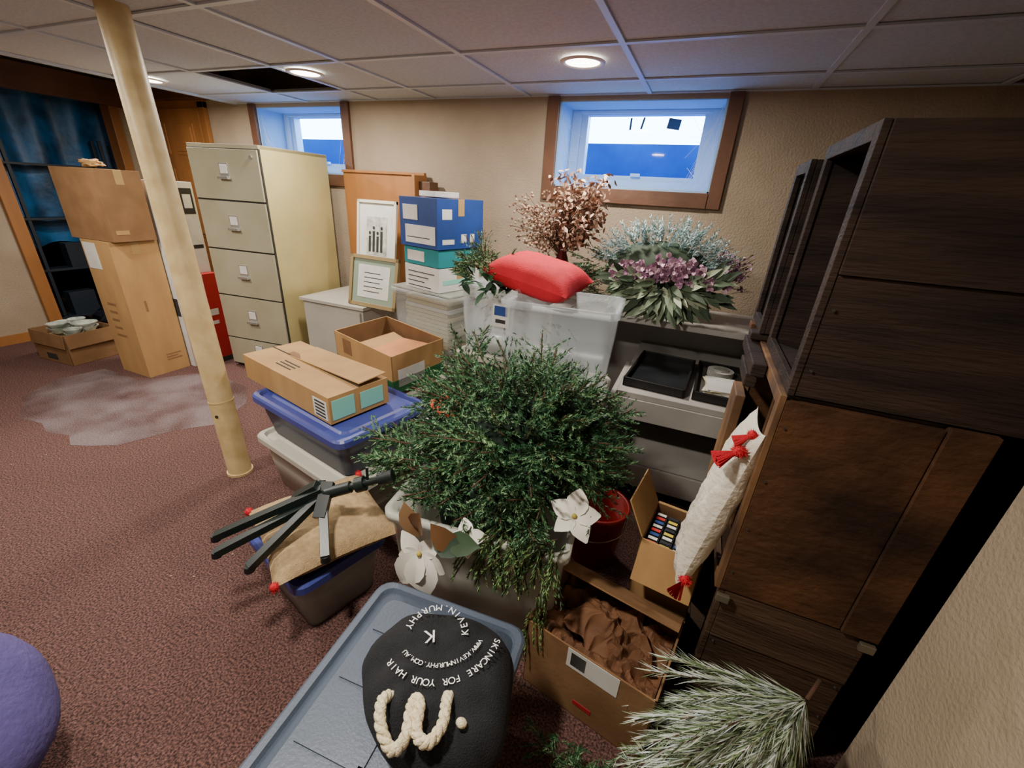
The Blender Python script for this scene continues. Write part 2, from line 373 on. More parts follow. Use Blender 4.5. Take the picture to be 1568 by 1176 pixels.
# tarp & dark shelving in the alcove
tarp=mat('blue_tarp','#1b659e','#0d3556',5,.45,.6,12)
b=Bd('blue_tarp');nx,nz_=26,20;vs=[]
for j in range(nz_+1):
    for i in range(nx+1):
        y=1.75+1.2*i/nx;z=.75+1.4*j/nz_
        vs.append((-5.75+.06*noise.noise(V((y*4,z*1.2,0)))+.03*math.sin(y*22),y,z+.04*math.sin(y*9)))
b.add(vs,[(j*(nx+1)+i,j*(nx+1)+i+1,(j+1)*(nx+1)+i+1,(j+1)*(nx+1)+i) for j in range(nz_) for i in range(nx)],tarp,True);b.done()
b=Bd('storage_rack');rk=mat('rack_metal','#1c2632',None,rough=.5)
for y in(2.0,2.7):
    for x in(-5.68,-5.56): b.box(x,x+.025,y,y+.025,0,1.7,rk)
for z in(.1,.55,1.0,1.45): b.box(-5.68,-5.53,1.98,2.74,z,z+.02,rk)
for z,y in((.12,2.1),(.12,2.4),(.57,2.2),(.57,2.5)): b.box(-5.66,-5.55,y,y+.2,z,z+.22,rk)
b.done(bevel=.002)
b=Bd('plastic_storage_bag');b.ell((-5.2,2.35,.12),(.14,.25,.12),mat('dark_bag','#141a24',None,rough=.3),24,16,nz=.4,ns=9);b.done()
# floor plastic sheet
sheet=mat('plastic_film','#b9b6bf','#3f3a40',2.2,.1,.5,12,alpha=.2,lo=.4,hi=.6,spec=.8)
b=Bd('plastic_sheet')
out=[(-4.05,1.1),(-4.2,1.35),(-4.16,1.62),(-3.7,1.62),(-3.5,1.9),(-3.2,1.95),(-2.95,1.93),(-2.72,1.75),(-2.6,1.47),(-2.75,1.3),(-2.85,1.05),(-2.98,.97),(-3.07,.93),(-3.2,.98),(-3.35,.94),(-3.5,.98),(-3.7,.95),(-3.9,1.05)]
c=V((-3.3,1.4,.012));vs=[c[:]];n=len(out)
for k in(.2,.4,.6,.8,1):
    for p in out: vs.append((c.x+(p[0]-c.x)*k,c.y+(p[1]-c.y)*k,.004+(.016*R() if k<1 else 0)))
fs=[(0,1+i,1+(i+1)%n) for i in range(n)]
for k in range(4): fs+= [(1+k*n+i,1+k*n+(i+1)%n,1+(k+1)*n+(i+1)%n,1+(k+1)*n+i) for i in range(n)]
b.add(vs,fs,sheet,True);b.done()
# ---------------------------------------------------------------- middle back area
b=Bd('white_base_cabinet');wc=mat('white_laminate','#aeaaa0','#a5a197',4,.5)
b.box(-2.74,-2.16,2.37,2.93,.06,.62,wc);b.box(-2.76,-2.14,2.35,2.94,.62,.645,wc);b.box(-2.7,-2.2,2.4,2.9,0,.06,seam)
b.box(-2.72,-2.18,2.355,2.371,.08,.6,wc)
b.done(bevel=.003)
b=Bd('wooden_bookcase_back')
b.box(-2.74,-2.0,2.955,2.965,.66,1.53,oak);b.box(-2.76,-2.0,2.945,2.955,.65,1.54,oak)
b.box(-2.0,-1.975,2.8,2.96,.65,1.54,oak);b.box(-1.975,-1.88,2.85,2.96,.65,1.5,trimw);b.box(-2.76,-1.98,2.93,2.96,1.54,1.56,oak)
b.done(bevel=.003)
def frame(name,w,h,loc,rot,fm,inner,fw=.022,extra=None):
    b=Bd(name)
    b.box(-w/2,-w/2+fw,-.012,.008,0,h,fm);b.box(w/2-fw,w/2,-.012,.008,0,h,fm);b.box(-w/2,w/2,-.012,.008,0,fw,fm);b.box(-w/2,w/2,-.012,.008,h-fw,h,fm)
    b.box(-w/2+fw,w/2-fw,0,.006,fw,h-fw,white)
    if extra: extra(b,w,h)
    return b.done(loc=loc,rot=rad(*rot),bevel=.002)
mat_w=mat('mat_board','#d2cdbc',None,rough=.8)
sk=mat('sketch_print','#8d8c86','#c9c7be',18,.8)
def skx(b,w,h):
    b.box(-w*.26,w*.26,-.002,0,h*.15,h*.75,sk)
    for i in range(4): b.box(-w*.2+i*w*.1,-w*.14+i*w*.1,-.003,-.002,h*.2,h*(.45+.08*(i%2)),ink);b.ell((-w*.17+i*w*.1,-.004,h*(.5+.08*(i%2))),(w*.03,.002,w*.035),ink,10,6)
frame('framed_sketch',.36,.46,(-2.27,2.68,.9),(-8,0,0),mat_w,white,.02,skx)
gilt=mat('wood_frame_gold','#8f7a52',None,rough=.5);matg=mat('sage_mat','#84937f',None,rough=.8)
def cx(b,w,h):
    b.box(-w*.44,w*.44,-.002,0,h*.08,h*.92,matg);b.box(-w*.33,w*.33,-.004,-.002,h*.18,h*.82,white)
    for i in range(5): b.box(-w*.2,w*.2*(1 if i%2 else .7),-.005,-.004,h*(.3+i*.09),h*(.315+i*.09),ink)
frame('framed_certificate',.43,.36,(-2.1,2.4,.647),(-12,0,-2),gilt,white,.025,cx)
# clear totes
def tote(name,w,d,h,loc,rz,body,lidm=None,fill=None,taper=.06,rot=None,rib=True,r=.04):
    b=Bd(name);t=.004
    rings=[rr(w-2*taper,d-2*taper,r*.8,.0),rr(w-taper*.9,d-taper*.9,r,h*.55),rr(w-.02,d-.02,r,h-.03),rr(w+.012,d+.012,r,h-.03),rr(w+.012,d+.012,r,h),rr(w-.028,d-.028,r,h),rr(w-taper*.9-2*t,d-taper*.9-2*t,r,h*.55),rr(w-2*taper-2*t,d-2*taper-2*t,r*.8,t)]
    b.loft(rings,body,True,True,True)
    if rib:
        for sx in(-1,1):
            b.box(sx*(w*.5)-.008*(1 if sx>0 else -1)-.012,sx*(w*.5)-.008*(1 if sx>0 else -1)+.012,-.07,.07,h-.05,h-.02,body)
    if lidm:
        L=[rr(w+.02,d+.02,r,h-.022),rr(w+.035,d+.035,r+.005,h-.022),rr(w+.035,d+.035,r+.005,h+.004),rr(w+.02,d+.02,r,h+.012),rr(w-.015,d-.015,r,h+.012),rr(w-.035,d-.035,r*.9,h-.002),rr(w-.09,d-.09,r*.8,h-.002),rr(w-.11,d-.11,r*.7,h+.006)]
        b.loft(L,lidm,False,True,False)
    if fill: fill(b,w,d,h)
    return b.done(loc=loc,rot=rot or rad(0,0,rz),weld=False)
def papers(b,w,d,h):
    z=.02
    while z<h-.06:
        b.box(-w*.36+U(-.01,.01),w*.36+U(-.01,.01),-d*.34,d*.34,z,z+.022,paper if R()<.7 else white);z+=.026
tote('storage_tote',.5,.36,.44,(-1.48,2.35,0),-12,clear2,beigep,None)
tote('paper_bin',.52,.4,.42,(-1.48,2.35,.455),-12,clear,None,papers,taper=.03)
b=Bd('board_lid');b.box(-.25,.25,-.19,.19,0,.008,clear2);b.done(loc=(-1.48,2.35,.878),rot=rad(0,0,-12))
bc=V((-1.475,2.36,0))
carton('white_office_box',.31,.34,.14,(bc.x,bc.y,.889),-16,white,rows('f',.1,.9,.1,.9,4,ink,.2)+[('r',.1,.8,.3,.5,mint)])
carton('teal_office_box',.31,.34,.1,(bc.x,bc.y,1.034),-16,teal,[('f',.1,.6,.2,.8,white)],tape=False)
carton('blue_supply_box',.33,.37,.27,(bc.x,bc.y,1.138),-16,bluep,[('f',.15,.95,.08,.45,white),('f',.1,.5,.55,.85,white),('r',.1,.35,.1,.2,white),('r',.5,.62,.12,.3,white),('r',.7,.8,.12,.3,white),('r',.1,.3,.6,.8,white)]+rows('f',.2,.9,.12,.4,4,ink,.3),tape=True)
b=Bd('white_flat_carton');b.box(-.1,.1,-.08,.08,0,.03,white);b.done(loc=(bc.x-.02,bc.y,1.413),rot=rad(0,0,-30),bevel=.003)
# ---------------------------------------------------------------- open produce box
def inside(b):
    b.box(-.17,.05,-.14,.15,.02,.13,card,M=T((0,0,0),(0,8,0)));b.box(-.02,.2,-.15,.13,.02,.155,mat('orange_kraft','#c07e4c','#ae6f40',8,.8),M=T((0,0,0),(0,-6,5)))
tote('storage_tote',.54,.36,.43,(-1.53,1.87,0),-10,clear2,beigep)
openbox('open_produce_box',.5,.36,.22,(-1.52,1.86,.475),(3,3,-14),card,cardin,(None,)*4,labels=[('f',0,1,.0,.35,green),('r',0,1,0,.35,green),('r',.1,.6,.15,.6,white),('f',.15,.3,.5,.9,cardd)],extra=inside)
# ---------------------------------------------------------------- totes with flat box
tote('storage_tote',.72,.48,.29,(-1.42,1.36,0),-12,beigep,beigep,taper=.04)
tote('blue_storage_tote',.68,.46,.2,(-1.44,1.37,.305),-12,navyd,navy,taper=.04)
b=Bd('flat_carton');w,d,h=.74,.3,.125
b.box(-w/2,w/2,-d/2,d/2,0,h,card)
b.box(-w/2,w/2,-.0,.004,h,h+.004,seam);b.box(-w*.25,w/2+.01,.005,d/2,h+.004,h+.009,card,M=T((0,0,0),(4,-2,0)));b.box(-w*.3,-w*.02,.0,.035,h,h+.006,cardin)
b.box(w/2,w/2+.002,-d*.46,-d*.1,.015,h*.85,mint);b.box(w/2,w/2+.002,.0,d*.4,.02,h*.8,mint);b.box(w*.34,w*.48,-d/2-.002,-d/2,.012,h*.8,white)
for i in range(3): b.box(-w*.2,-w*.02,-.1+i*.022,-.092+i*.022,h,h+.0015,ink)
for i in range(5): b.box(w*.36,w*.46,-d/2-.003,-d/2-.001,.02+i*.016,.028+i*.016,ink)
b.done(loc=(-1.6,1.38,.522),rot=rad(0,0,-13),bevel=.003)
carton('white_appliance_box',.17,.28,.5,(-.89,1.53,0),-8,white,rows('f',.1,.8,.6,.9,4,red,.4))
b=Bd('orange_extension_cord');oc=mat('orange_cord','#d0441f',None,rough=.5)
for k in range(5):
    b.tube([(-.9+(.065+.008*k)*math.cos(t/24*6.28+k)+.01*math.sin(t*.9+k),1.53+(.07+.012*k)*math.sin(t/24*6.28+k),.512+.011*k+.006*math.sin(t*1.1)) for t in range(25)],.005,oc,6)
b.done()
# ---------------------------------------------------------------- display shelf (gray, two tiers)
b=Bd('display_shelf_unit')
X0,X1,XT=-.24,.37,-.75
b.box(XT,X1,2.45,2.95,.82,.85,shelfm);b.box(X0,X1,2.0,2.93,.56,.59,shelfm);b.box(X0,X1,1.95,2.93,.2,.225,shelfm)
b.box(X0,X1,1.99,2.01,.45,.56,shelfm);b.box(X0,X1,1.94,1.96,.1,.225,shelfm);b.box(XT,X1,2.93,2.95,0,.82,shelfm)
b.box(X1,X1+.025,2.44,2.95,0,.85,shelfm);b.box(X1,X1+.025,1.95,2.44,0,.59,shelfm);b.box(XT-.025,XT,2.45,2.95,0,.85,shelfm);b.box(X0-.025,X0,1.95,2.44,0,.59,shelfm)
b.done(bevel=.003)
glassd=mat('dark_glass','#1c1e21','#2a2c2f',5,.15)
def tray(name,w,d,loc,rz,inner):
    b=Bd(name);h=.045
    b.box(-w/2,w/2,-d/2,d/2,0,.006,black)
    b.box(-w/2,-w/2+.012,-d/2,d/2,0,h,black);b.box(w/2-.012,w/2,-d/2,d/2,0,h,black);b.box(-w/2,w/2,-d/2,-d/2+.012,0,h,black);b.box(-w/2,w/2,d/2-.012,d/2,0,h,black)
    b.box(-w/2+.012,w/2-.012,-d/2+.012,d/2-.012,.006,.012,inner);return b.done(loc=loc,rot=rad(0,0,rz),bevel=.002)
tray('black_tray',.3,.5,(-.06,2.31,.592),-4,glassd)
tray('black_tray',.24,.5,(.235,2.31,.592),-2,mat('tray_lining','#4b4740',None,rough=.8))
b=Bd('stack_of_papers')
for i in range(8): b.box(-.07,.07,-.1,.1,.002+i*.004,.005+i*.004,white if i%2 else paper,M=T((0,0,0),(0,0,U(-12,12))))
b.done(loc=(.235,2.22,.606))
b=Bd('round_plate_stack')
for i in range(5): b.cyl((0,0,i*.008),(0,0,i*.008+.006),.062,.066,white,28)
b.cyl((0,0,.04),(0,0,.044),.04,.04,china,28);b.done(loc=(.235,2.43,.606))
# ---------------------------------------------------------------- decoration totes
def greenfill(b,w,d,h):
    for i in range(70):
        p=V((U(-w*.36,w*.36),U(-d*.33,d*.33),U(.04,h-.06)));needles(b,p,rdir(),.07,22,.02,.003,greenn)
def fewfill(b,w,d,h):
    for i in range(26):
        p=V((U(-w*.34,w*.1),U(-d*.33,d*.33),U(.04,h*.6)));needles(b,p,rdir(),.08,22,.02,.003,greenn)
tote('storage_tote',.4,.4,.6,(-.965,2.22,0),-3,clear2,beigep);tote('storage_tote',.46,.33,.62,(-.515,1.86,0),5,clear2,beigep)
tote('decoration_tote',.4,.4,.38,(-.965,2.22,.615),-3,clear,None,greenfill,taper=.03)
tote('decoration_tote',.5,.36,.4,(-.515,1.86,.635),5,clear,None,fewfill,taper=.03)
b=Bd('paper_label');b.box(-.05,.05,-.002,0,-.06,.06,white);b.box(-.04,.04,-.003,-.002,.0,.05,bluep);b.box(-.03,.03,-.003,-.002,-.04,-.02,ink);b.done(loc=(-.9,2.012,.86),rot=rad(-4,0,-3))
b=Bd('red_cushion');b.pillow(.46,.36,.17,redf,n=26);b.done(loc=(-.72,2.06,1.085),rot=rad(4,9,-6))
b=Bd('evergreen_garland')
for i in range(60):
    a=U(0,6.28);p=V((-1.0+.12*math.cos(a)*U(.5,1),2.05+.1*math.sin(a),1.04+U(0,.1)));branch(b,p,V((math.cos(a)-.3,math.sin(a)-.2,U(.0,.9))),.09,greenn+ced[:1],2,.02,.003,18)
for i in range(5): branch(b,V((-1.03,2.08,1.08)),V((U(-.7,-.1),U(-.3,.3),1)),.2,greenn,4,.02,.003,18)
for i in range(40):
    p=V((U(-1.08,-.82),U(1.9,2.05),U(1.0,1.12)));leaf(b,p,V((U(-1,1),U(-1,.2),U(-.6,.5))),(0,-.3,1),.09,.035,greenn[random.choice((0,3))])
for i in range(8): b.ell((U(-1.1,-.85),1.95,U(1.06,1.14)),(.012,)*3,mat('gold_berry','#b98a3c',None,rough=.4),10,8)
b.done()
# dried flowers
b=Bd('dried_flower_arrangement')
dry=[mat('dry_a','#b2907a',None,rough=.9),mat('dry_b','#8f6c54',None,rough=.9),mat('dry_c','#c9ae98',None,rough=.9),mat('dry_d','#755444',None,rough=.9)]
base=V((-.76,2.56,1.12))
rg=[[(base.x+r*math.cos(6.283*i/18),base.y+r*math.sin(6.283*i/18),z) for i in range(18)] for r,z in((.04,.853),(.055,.95),(.05,1.08),(.022,1.16),(.026,1.2),(.018,1.2),(.015,1.1))]
b.loft(rg,mat('red_glass_vase','#4a0d10',None,rough=.15),True,True,True)
for i in range(90):
    tx=random.choice([U(-.34,-.08),U(-.1,.26),U(-.04,.2)]);top=V((base.x+tx,base.y+U(-.12,.12),U(1.3,1.58)-(.1 if tx<-.12 else 0)))
    mid=(base+top)/2+V((U(-.03,.03),U(-.03,.03),.06));b.tube([base,mid,top],.0016,stemb,4)
    for k in range(28):
        t=U(.35,1.05);q=base.lerp(top,t)+V((U(-.035,.035),U(-.035,.035),U(-.02,.02)))
        if tx<-.1:
            if R()<.5: b.ell(q,(.007,.007,.008),random.choice(dry),6,4)
        else: leaf(b,q,V((U(-1,1),U(-1,1),U(-1,.3))),rdir(),U(.025,.05),.018,random.choice(dry))
b.done()
# big floral wreath
b=Bd('floral_wreath')
pink=[mat('pink_a','#b58a9e',None,rough=.9),mat('pink_b','#9a6f8e',None,rough=.9),mat('pink_c','#d3b0bd',None,rough=.9),mat('pink_d','#7c566a',None,rough=.9)]
lf=[mat('wleaf_a','#7c8c70',None,rough=.7),mat('wleaf_b','#4f6147',None,rough=.7),mat('wleaf_c','#a3ad90',None,rough=.7),mat('wleaf_d','#33432f',None,rough=.7)]
wcn=V((-.2,2.62,1.08))
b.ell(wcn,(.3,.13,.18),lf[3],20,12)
for i in range(250):
    a=U(-.15,math.pi+.1);rr_=U(.6,1);p=wcn+V((.33*rr_*math.cos(a),U(-.12,.08),.2*rr_*math.sin(a)+.03))
    needles(b,p,V((math.cos(a)+U(-.4,.4),U(-.8,.2),math.sin(a)+U(-.2,.5))),.1,34,.026,.004,frost)
for i in range(60):
    p=wcn+V((U(-.40,-.12),U(-.2,.05),U(-.18,.08)));branch(b,p,V((-1,U(-.8,.3),U(-.6,.6))),.12,greenn,2,.02,.003,20)
for i in range(170):
    a=U(0,math.pi);p=wcn+V((.06+.3*math.cos(a)*U(.2,1),-.2+U(-.05,.05),.0+.12*math.sin(a)*U(0,1)))
    for k in range(5): leaf(b,p,rdir()+V((0,-.6,.1)),(0,-1,0),.03,.022,random.choice(pink))
for i in range(70):
    p=wcn+V((.3+U(-.05,.1),U(-.1,.1),U(-.05,.12)));q=p+V((U(0,.12),U(-.05,.05),U(0,.1)));b.tube([p,q],.0015,stemb,4)
    for k in range(4): leaf(b,p.lerp(q,U(.4,1)),rdir(),rdir(),.022,.014,pink[1] if R()<.6 else pink[2])
for i in range(230):
    a=U(math.pi*.9,math.pi*2.1);k=U(.2,1.1);p=wcn+V((.06+.22*math.cos(a)*k,-.17-U(0,.05),-.01+.13*math.sin(a)*k));leaf(b,p,V((math.cos(a)+U(-.8,.8),U(-1,-.2),math.sin(a)*.7+U(-.6,.6))),(0,-1,.3),U(.08,.16),.034,random.choice(lf),.3)
b.done()
# ---------------------------------------------------------------- christmas tree in tote
tote('clear_tree_tote',.6,.42,.5,(-.49,1.09,0),7,clear3,None,None,taper=.045)
b=Bd('artificial_christmas_tree')
c0=V((-.455,1.25,.60))
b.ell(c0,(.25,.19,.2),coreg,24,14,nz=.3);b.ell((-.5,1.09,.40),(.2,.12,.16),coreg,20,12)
for i in range(170):
    d=rdir()
    if d.z<-.25: d.z=-d.z
    k=U(.36,.6);p=c0+V((d.x*.385*k,d.y*.3*k,d.z*.33*k))
    if p.z<.53 and p.x>-.3: continue
    g=(d+rdir()*.5+V((.12,-.15,.15))).normalized()
    if p.z<.55 and g.z<0: g.z=.1
    L=U(.16,.24)*(1.1 if d.z>.3 else .97)
    kk=R()
    mm=[greenn[q] for q in((0,1,1,2) if kk<.4 else (0,1,0,3) if kk<.8 else (1,2,2,1))]
    branch(b,p,g,L,mm,5,.021,.0034,38,U(0,.12),.75)
for i in range(28):  # left reaching branches
    p=V((U(-.84,-.62),U(1.0,1.25),U(.5,.6)));branch(b,p,V((-1,U(-.6,.3),U(-.15,.35))),.19,greenn[:3],5,.021,.0034,36,.15,.75)
for i in range(20):  # lower front
    p=V((U(-.7,-.25),U(.98,1.1),U(.5,.6)));branch(b,p,V((U(-.5,.6),-1,U(0,.7))),.16,[greenn[0],greenn[1],greenn[3],greenn[2]],5,.021,.0034,36,.15,.75)
for i in range(12):  # behind/left upper
    p=V((U(-.98,-.84),U(1.68,1.74),U(.56,.8)));branch(b,p,rdir()+V((-.3,.1,.6)),.13,greenn,3,.022,.0034,26,.1)
for i in range(75): # cedar garland draping over the front rim
    t=R();p=V((-.44+.24*t+U(-.04,.04),.87+.06*t+U(-.03,.02),.56-U(0,.08)));needles(b,p,V((U(-.5,.6),-.5,-.7+U(-.3,.7))),.11,50,.02,.0036,ced+[greenn[0]],.6,.2,stem=stemb)
for i in range(14):
    p=V((-.22+U(-.03,.03),.86+U(-.02,.02),.42-U(0,.18)));needles(b,p,V((U(-.2,.2),-.1,-1)),.12,50,.016,.0032,ced,.5,0,stem=stemb)
b.done()
b=Bd('magnolia_flowers');pet=mat('magnolia_petal','#e2ded4','#cfcabd',10,.8)
RW=(.25,.8,1,.95,.6,.1)
def flower(c,s,axis,up,angs):
    c=V(c);ax=V(axis).normalized();a=V(up);a=(a-ax*a.dot(ax)).normalized();q=ax.cross(a)
    for t,k in angs:
        t=math.radians(t);d=a*math.cos(t)+q*math.sin(t);leaf(b,c,d+ax*.25,ax,s*k,s*.8*k,pet,.35,RW)
    b.ell(c+ax*.006,(.008,)*3,mat('stamen','#a8953c',None,rough=.8),10,8)
flower((-.58,.785,.46),.115,(.2,-1,.3),(0,0,1),((50,.7),(-50,.65),(110,.6),(155,1.05),(195,1.15),(235,.8)))
flower((-.18,1.0,.59),.085,(.2,-.7,1),(0,1,0),((10,1),(80,.9),(150,.8),(230,.9),(300,.9)));flower((-.45,.84,.53),.055,(.2,-.7,.8),(0,0,1),((20,1),(100,1),(190,1),(280,1)))
for p,d,m_ in(((-.6,.81,.49),(-.3,-.2,1),'#8a6a48'),((-.6,.81,.51),(.2,-.4,.8),'#6b4a2c'),((-.55,.8,.52),(1,-.3,.25),'#27382a'),((-.5,.8,.53),(1,-.3,.5),'#31452f'),((-.45,.8,.5),(-.6,-.3,.8),'#6b4a2c')):
    leaf(b,p,d,(0,-.8,.6),.13,.07,mat('magleaf'+m_,m_,None,rough=.5),.15)
b.done()
# ---------------------------------------------------------------- low tote, burlap cushion, tree stand
tote('low_storage_tote',.36,.32,.25,(-1.09,.855,0),-16,clear2,navy,taper=.03)
def pomp(b,c,r,m_):
    c=V(c);b.ell(c,(r*.7,)*3,m_,10,8)
    for i in range(160):
        d=rdir();s=d.orthogonal().normalized()*r*.08;b.add([c+d*r*.3-s,c+d*r*.3+s,c+d*r*U(.9,1.2)],[(0,1,2)],m_)
b=Bd('burlap_cushion');b.pillow(.42,.42,.1,burlap,n=20)
for sx in(-1,1):
    for sy in(-1,1): pomp(b,(sx*.205,sy*.205,0),.02,redf)
b.done(loc=(-1.06,.865,.32),rot=rad(0,0,-28))
b=Bd('christmas_tree_stand');sg=mat('stand_green','#0d1917',None,rough=.4)
hub=V((-1.0,.83,.49));ax=V((.19,.1,.07)).normalized()
b.cyl(hub-ax*.05,hub+ax*.1,.02,.02,sg,16);b.cyl(hub+ax*.1,hub+ax*.22,.013,.013,sg,16)
b.cyl(hub+ax*.12,hub+ax*.15,.026,.026,sg,16);b.cyl(hub+ax*.16,hub+ax*.162+V((0,0,.06)),.005,.005,sg,8);b.cyl(hub+ax*.2,hub+ax*.25,.022,.022,sg,16)
def leg(p,q,w=.014,t=.006):
    p=V(p);q=V(q);d=(q-p).normalized();s=d.cross(V((0,0,1))).normalized();u=s.cross(d)
    vs=[r_+s*a*w+u*c_*t*2 for r_ in(p,q) for a,c_ in((-1,-1),(1,-1),(1,1),(-1,1))]
    b.add(vs,[(0,1,2,3),(4,7,6,5),(0,4,5,1),(1,5,6,2),(2,6,7,3),(3,7,4,0)],sg)
leg(hub+V((0,0,.02)),(-1.25,.61,.385));leg(hub+V((.02,.02,.0)),(-1.2,.575,.37));leg(hub,(-1.07,.585,.36));leg(hub,(-.875,.70,.385));leg(hub+V((-.03,-.02,.0)),(-1.1,.92,.44),.012)
leg(hub+V((-.02,.0,.03)),hub+V((-.09,-.04,-.02)),.02);leg(hub+V((0,.03,.03)),hub+V((.04,-.06,-.04)),.02)
for e in((-1.25,.61,.385),(-1.2,.575,.37),(-1.07,.585,.36),(-.875,.70,.385)): b.cyl(V(e)-V((0,0,.014)),V(e)+V((0,0,.006)),.016,.013,black,10)
b.done(bevel=.001)
# ---------------------------------------------------------------- big gray tote with lid
b=Bd('gray_storage_tote');w,d,h=.44,.68,.38
b.loft([rr(w-.09,d-.09,.04,0),rr(w-.03,d-.03,.04,h-.04),rr(w-.03,d-.03,.04,h-.01)],grayp,True,True,True)
b.loft([rr(w-.02,d-.02,.04,h-.035),rr(w+.015,d+.015,.045,h-.035),rr(w+.015,d+.015,.045,h-.006),rr(w,d,.04,h),rr(w-.03,d-.03,.035,h),rr(w-.045,d-.045,.03,h-.014),rr(w-.075,d-.075,.03,h-.014),rr(w-.09,d-.09,.03,h-.004)],grayp,False,True)
for y in(-.2,-.07,.07,.2):b.box(-.16,.16,y-.006,y+.006,h-.005,h+.001,grayp)
b.box(-.006,.006,-.27,.27,h-.005,h+.001,grayp)
b.done(loc=(-.415,.395,0),rot=rad(0,0,4))
# black canvas bag
b=Bd('canvas_drawstring_bag')
out=[(-.55,.50),(-.545,.57),(-.52,.63),(-.45,.675),(-.35,.70),(-.27,.695),(-.215,.65),(-.185,.57),(-.165,.49),(-.17,.43),(-.22,.375),(-.29,.35),(-.37,.36),(-.43,.385),(-.47,.41),(-.51,.45)]
N=64;c=V((-.36,.535));pts=[]
for i in range(N):
    t=i/N*len(out);k=int(t);f=t-k;P=[V(out[(k+j)%len(out)]) for j in(-1,0,1,2)]
    pts.append(.5*((2*P[1])+(P[2]-P[0])*f+(2*P[0]-5*P[1]+4*P[2]-P[3])*f*f+(3*P[1]-P[0]-3*P[2]+P[3])*f**3))
vs=[];K=14
for j in range(K+1):
    r=1-(j/K)
    for i,p in enumerate(pts):
        q=c+(p-c)*(r if r>.02 else .001);z=.385+.075*max(0,1-r**5)**.7
        fr=max(0,min(1,(.46-q.y)/.06))
        z+=.012*noise.noise(V((q.x*16,q.y*16,0)))*(1-r**6)+(.009*math.sin(i*.9)*(r**2)*(1-r**6))+fr*.01*math.sin(q.x*110+q.y*30)*(1-r**6)
        vs.append((q.x,q.y,z))
rings=[vs[j*N:(j+1)*N] for j in range(K+1)];b.loft([[ (p[0],p[1],.383) for p in rings[0]]]+rings,blackcloth,True,True,True)
bag=b.done()
b=Bd('rope_handle')
def sm(P,n=8):
    P=[V(p) for p in P];P=[P[0]*2-P[1]]+P+[P[-1]*2-P[-2]];o=[]
    for i in range(1,len(P)-2):
        for k in range(n):
            f=k/n;o.append(.5*((2*P[i])+(P[i+1]-P[i-1])*f+(2*P[i-1]-5*P[i]+4*P[i+1]-P[i+2])*f*f+(3*P[i]-P[i-1]-3*P[i+1]+P[i+2])*f**3))
    return o+[P[-2]]
path=sm([(-.415,.435,.45),(-.412,.405,.475),(-.385,.37,.47),(-.345,.352,.46),(-.33,.375,.475),(-.35,.42,.475),(-.355,.445,.465),(-.335,.43,.48),(-.315,.39,.475),(-.285,.385,.475),(-.275,.42,.48),(-.29,.46,.475),(-.3,.485,.455)],10)
for s3 in range(3):
    pp=[]
    for k,p in enumerate(path):
        d=(path[min(k+1,len(path)-1)]-path[max(k-1,0)]).normalized();a=d.cross(V((0,0,1))).normalized();u=a.cross(d);t=k*.55+s3*2.094
        pp.append(p+a*.0058*math.cos(t)+u*.0058*math.sin(t))
    b.tube(pp,.0068,rope,8)
b.ell((-.245,.445,.468),(.012,.01,.008),rope,12,8);b.done(parent=bag)
inkw=mat('white_ink','#e8e8e4',None,rough=.7)
def text(s_,loc,size,rz):
    cu=bpy.data.curves.new('lettering','FONT');cu.body=s_;cu.size=size;cu.align_x='CENTER';cu.extrude=.0004
    o=bpy.data.objects.new('lettering',cu);bpy.context.collection.objects.link(o);cu.materials.append(inkw);o.location=loc;o.rotation_euler=rad(0,0,rz);o.parent=bag
def arc(s_,c,r,a0,a1,size,z,flip=1):
    for i,ch in enumerate(s_):
        a=math.radians(a0+(a1-a0)*i/(len(s_)-1));text(ch,(c[0]+r*math.cos(a),c[1]+r*math.sin(a),z),size,math.degrees(a)+(90 if flip>0 else -90))
arc('SKINCARE FOR YOUR HAIR',(-.40,.62),.14,5,-110,.021,.468,-1)
arc('WWW.KEVINMURPHY.COM.AU',(-.40,.62),.105,-5,-108,.015,.469,-1)
text('K',(-.412,.585,.4695),.045,212);arc('KEVIN.MURPHY',(-.395,.585),.078,28,190,.024,.4695,1)
# ---------------------------------------------------------------- red bucket
b=Bd('red_bucket');rp=mat('red_plastic','#a01c18',None,rough=.35);n=30
rg=[[(r*math.cos(6.283*i/n),r*math.sin(6.283*i/n),z) for i in range(n)] for r,z in((.095,0),(.12,.27),(.128,.27),(.128,.285),(.116,.285),(.09,.006))]
b.loft(rg,rp,True,True,True);b.tube(sm([(-.125,0,.27),(-.11,-.09,.22),(0,-.13,.18),(.11,-.09,.22),(.125,0,.27)]),.003,chrome,6);b.done(loc=(-.17,1.49,0))
# ---------------------------------------------------------------- cardboard boxes at right
def kraftfill(b):
    for (mw,md,z0,sd,rt) in((.185,.135,.21,0,(0,0,0)),(.12,.1,.24,5,(14,-10,25)),(.09,.08,.255,9,(-18,22,-15))):
        nx,ny=46,34;vs=[]
        for j in range(ny+1):
            for i in range(nx+1):
                x=(2*i/nx-1)*mw;y=(2*j/ny-1)*md;q=V((x,y,sd))
                z=z0+.05*(.5-2*abs(noise.noise(q*9)))+.022*(.5-2*abs(noise.noise(q*24+V((3,1,0)))))
                e=max(abs(2*i/nx-1),abs(2*j/ny-1))
                if sd: z-=.05*e**3;x+=.02*noise.noise(q*20);y+=.02*noise.noise(q*20+V((9,9,9)))
                vs.append((x,y,z))
        b.add(vs,[(j*(nx+1)+i,j*(nx+1)+i+1,(j+1)*(nx+1)+i+1,(j+1)*(nx+1)+i) for j in range(ny) for i in range(nx)],kraft,False,M=(T((0,0,z0),rt)@T((0,0,-z0))) if sd else None)
